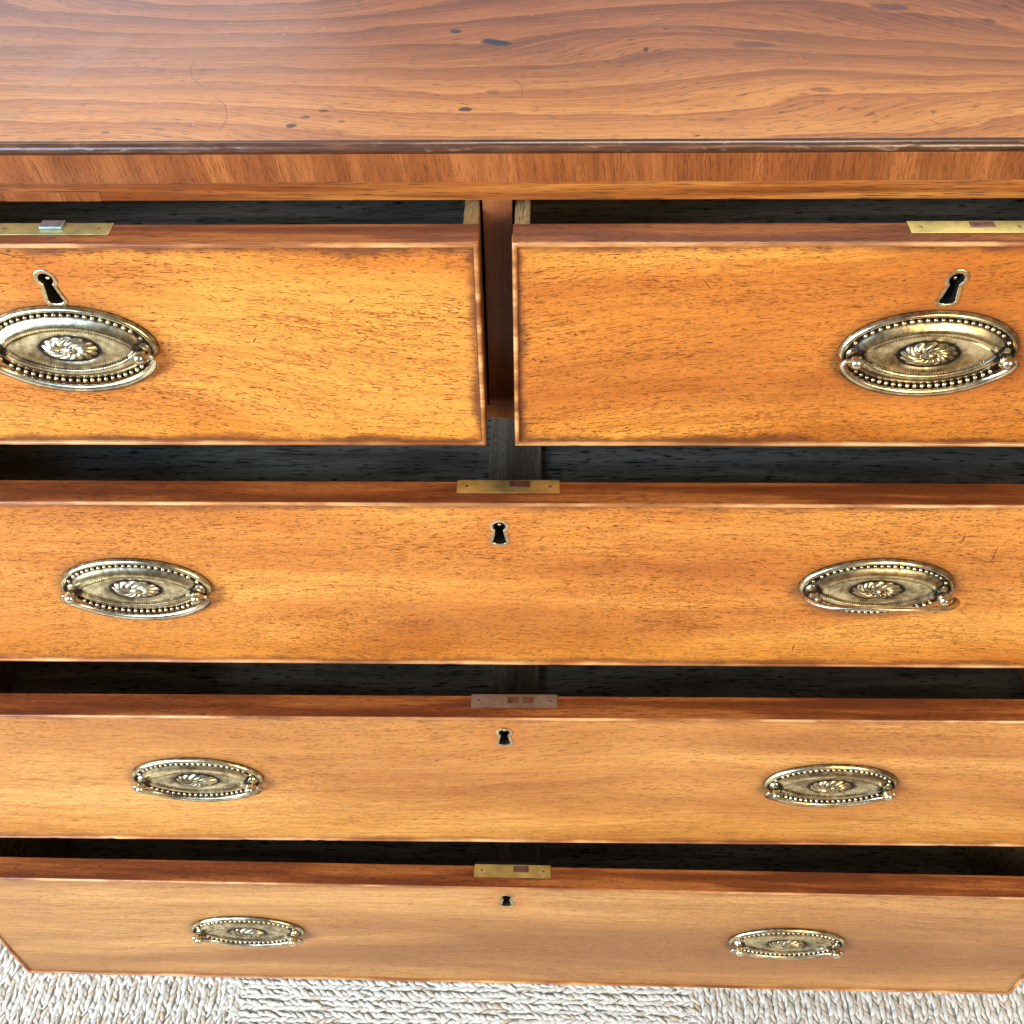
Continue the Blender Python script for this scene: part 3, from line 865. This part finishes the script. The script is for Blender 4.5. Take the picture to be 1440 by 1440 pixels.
def drawer(label, x0, x1, row, tone, idx, handles, key, lock, depth=0.425, e=1.0, slope=0.0, pores=1.0, fig=(2.0, 14.0),
           muntin=False, lockmat='lock', marks=(), pore=PORE):
    """origin: centre of the front, at the bottom of the drawer; local y=0 is the outer face of the beading"""
    p, zt, h, s = DR[row]
    cx = (x0 + x1) / 2; hw = (x1 - x0) / 2
    t = thing('drawer', label, 'drawer', (cx, -p - s * cx, ZO + zt - h), -math.atan(s), 'drawers of the mahogany chest')
    yf = BEAD_OUT                                    # veneered face
    kxl, kzl = key[0] - cx, h - key[1]
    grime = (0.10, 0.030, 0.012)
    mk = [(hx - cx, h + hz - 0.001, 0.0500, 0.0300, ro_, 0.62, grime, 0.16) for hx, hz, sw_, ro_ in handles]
    mk += [(kxl, kzl - 0.001, 0.016, 0.017, 0, 0.32, (0.36, 0.085, 0.012), 0.6)]
    mk += [(a_, b_, c_, d_, e_, 0.85, (0.06, 0.018, 0.010), 0.3) for a_, b_, c_, d_, e_ in marks]
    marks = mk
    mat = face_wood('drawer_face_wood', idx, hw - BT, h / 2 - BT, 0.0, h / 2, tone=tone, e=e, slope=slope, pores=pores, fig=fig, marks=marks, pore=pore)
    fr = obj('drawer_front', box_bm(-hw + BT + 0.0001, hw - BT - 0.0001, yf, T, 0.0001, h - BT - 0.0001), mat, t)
    kx, kz, ksh = key
    kz = h - kz
    cb = key_prism(0.0019, -0.01, 0.0075, ksh)
    bmesh.ops.translate(cb, verts=cb.verts[:], vec=(kx - cx, 0.0085, kz)); 
    # pocket: from in front of the face to 14 mm deep
    cut(fr, cb)
    # top edge cap: red-brown mahogany, runs from behind the bead to the back
    box('front_top_edge', -hw + 0.0003, hw - 0.0003, 0.0009, T, h - 0.0012, h + 0.0002, M['top_edge'], t, 0.0004)
    for sx in (-1, 1):                               # front's ends behind the bead
        a, b = sorted((sx * (hw - BT), sx * (hw - 0.0001)))
        box('front_end', a, b, 0.0083, T, 0.0001, h - BT - 0.0001, M['divider'], t, 0)
    obj('cock_bead', (lambda b: (bmesh.ops.translate(b, verts=b.verts[:], vec=(0, yf, 0)), b)[1])(bead_loop(hw, h, idx + 1)), M['bead'], t, smooth=True)
    # escutcheon and the dark lock pocket behind it
    es = obj('escutcheon', key_ring(ksh), M['escutcheon'], t, (kx - cx, yf, kz))
    lk = box('lock_case', -0.024, 0.024, T - 0.0012, T + 0.006, -0.020, 0.022, M['hole'], t, 0.0005, loc=(kx - cx, 0, kz - 0.001))
    kb = bmesh.new(); KI = keyhole_pts(0.0)
    kr = [[kb.verts.new((a_ + ksh * b_, yy_, b_)) for a_, b_ in KI] for yy_ in (0.0016, 0.0150)]
    for i_ in range(len(KI)):
        j_ = (i_ + 1) % len(KI); kb.faces.new((kr[0][i_], kr[0][j_], kr[1][j_], kr[1][i_]))
    obj('keyway', kb, M['hole'], es)
    pin = obj('key_pin', lathe_bm([(0.0011, -0.013), (0.0011, -0.0022), (0.0007, -0.0016), (0.0002, -0.0015)], 12), M['brass'], es, (0.0 + ksh * 0.004, 0, 0.0046), smooth=True)
    # box of the drawer
    dt = h - 0.004
    for sx in (-1, 1):
        a, b = sorted((sx * (hw - 0.0010), sx * (hw - 0.0088)))
        box('drawer_side', a, b, T, depth, 0.002, dt, M['oak_light'], t, 0.0006)
    box('drawer_back', -hw + 0.0090, hw - 0.0090, depth - 0.009, depth - 0.001, 0.012, dt - 0.008, M['oak_dark'], t, 0.0006)
    if muntin:
        box('bottom_board', -hw + 0.009, -0.0165, T, depth - 0.0095, 0.009, 0.013, M['oak_dark'], t, 0)
        box('bottom_board', 0.0225, hw - 0.009, T, depth - 0.0095, 0.009, 0.013, M['oak_dark'], t, 0)
        box('muntin', -0.0175, 0.0235, T, depth - 0.010, 0.004, 0.0175, M['oak_mid'], t, 0.0012)
    else:
        box('bottom_board', -hw + 0.009, hw - 0.009, T, depth - 0.0095, 0.009, 0.013, M['oak_dark'], t, 0)
    # lock plate let into the top edge, with its bolt
    la, lb, lw = lock
    lp = obj('lock_plate', box_bm(la - cx, lb - cx, T - 0.0092, T + 0.0014, h - 0.0020, h + 0.0004, 0.0003), M[lockmat], t)
    mx = (la + lb) / 2 - cx
    if lw == 'raised':
        obj('bolt', box_bm(mx - 0.006, mx + 0.006, T - 0.0052, T + 0.0012, h + 0.0003, h + 0.0022, 0.0006), M['lock_grey'], lp)
    elif lw == 'two':
        for q in (-0.0010, 0.0092):
            obj('bolt', box_bm(mx + q - 0.0036, mx + q + 0.0036, T - 0.0058, T - 0.0012, h + 0.0003, h + 0.0008, 0.0002), M['bolt'], lp)
    else:
        obj('bolt', box_bm(mx + 0.0005, mx + 0.0125, T - 0.0048, T + 0.0002, h + 0.0003, h + 0.0008, 0.0002), M['bolt'], lp)
    bmx = bmesh.new()
    for q in (-0.024, 0.024):                        # pins of the lock plate
        uv_ball(bmx, (mx + q, T - 0.004, h + 0.0003), 0.0011, 0.0011, 0.0003, 8, 5)
    obj('rivet', bmx, M['bolt'], lp, smooth=True)
    for (hx, hz, sw, ro) in handles:
        handle(t, hx - cx, yf, h + hz, sw, ro)
    return t

M['oak_mid'] = wood('muntin_oak', (0.26, 0.18, 0.12), (0.48, 0.36, 0.25), (0.68, 0.54, 0.40), (0.06, 0.04, 0.03),
                    axes='yx', off=(0.3, 1.1, 0.1), fig=(3.0, 60.0), warp=0.003, rough=0.65, coat=0.0, pores=0.8, flecks=0.0)

BODYC = 0.0
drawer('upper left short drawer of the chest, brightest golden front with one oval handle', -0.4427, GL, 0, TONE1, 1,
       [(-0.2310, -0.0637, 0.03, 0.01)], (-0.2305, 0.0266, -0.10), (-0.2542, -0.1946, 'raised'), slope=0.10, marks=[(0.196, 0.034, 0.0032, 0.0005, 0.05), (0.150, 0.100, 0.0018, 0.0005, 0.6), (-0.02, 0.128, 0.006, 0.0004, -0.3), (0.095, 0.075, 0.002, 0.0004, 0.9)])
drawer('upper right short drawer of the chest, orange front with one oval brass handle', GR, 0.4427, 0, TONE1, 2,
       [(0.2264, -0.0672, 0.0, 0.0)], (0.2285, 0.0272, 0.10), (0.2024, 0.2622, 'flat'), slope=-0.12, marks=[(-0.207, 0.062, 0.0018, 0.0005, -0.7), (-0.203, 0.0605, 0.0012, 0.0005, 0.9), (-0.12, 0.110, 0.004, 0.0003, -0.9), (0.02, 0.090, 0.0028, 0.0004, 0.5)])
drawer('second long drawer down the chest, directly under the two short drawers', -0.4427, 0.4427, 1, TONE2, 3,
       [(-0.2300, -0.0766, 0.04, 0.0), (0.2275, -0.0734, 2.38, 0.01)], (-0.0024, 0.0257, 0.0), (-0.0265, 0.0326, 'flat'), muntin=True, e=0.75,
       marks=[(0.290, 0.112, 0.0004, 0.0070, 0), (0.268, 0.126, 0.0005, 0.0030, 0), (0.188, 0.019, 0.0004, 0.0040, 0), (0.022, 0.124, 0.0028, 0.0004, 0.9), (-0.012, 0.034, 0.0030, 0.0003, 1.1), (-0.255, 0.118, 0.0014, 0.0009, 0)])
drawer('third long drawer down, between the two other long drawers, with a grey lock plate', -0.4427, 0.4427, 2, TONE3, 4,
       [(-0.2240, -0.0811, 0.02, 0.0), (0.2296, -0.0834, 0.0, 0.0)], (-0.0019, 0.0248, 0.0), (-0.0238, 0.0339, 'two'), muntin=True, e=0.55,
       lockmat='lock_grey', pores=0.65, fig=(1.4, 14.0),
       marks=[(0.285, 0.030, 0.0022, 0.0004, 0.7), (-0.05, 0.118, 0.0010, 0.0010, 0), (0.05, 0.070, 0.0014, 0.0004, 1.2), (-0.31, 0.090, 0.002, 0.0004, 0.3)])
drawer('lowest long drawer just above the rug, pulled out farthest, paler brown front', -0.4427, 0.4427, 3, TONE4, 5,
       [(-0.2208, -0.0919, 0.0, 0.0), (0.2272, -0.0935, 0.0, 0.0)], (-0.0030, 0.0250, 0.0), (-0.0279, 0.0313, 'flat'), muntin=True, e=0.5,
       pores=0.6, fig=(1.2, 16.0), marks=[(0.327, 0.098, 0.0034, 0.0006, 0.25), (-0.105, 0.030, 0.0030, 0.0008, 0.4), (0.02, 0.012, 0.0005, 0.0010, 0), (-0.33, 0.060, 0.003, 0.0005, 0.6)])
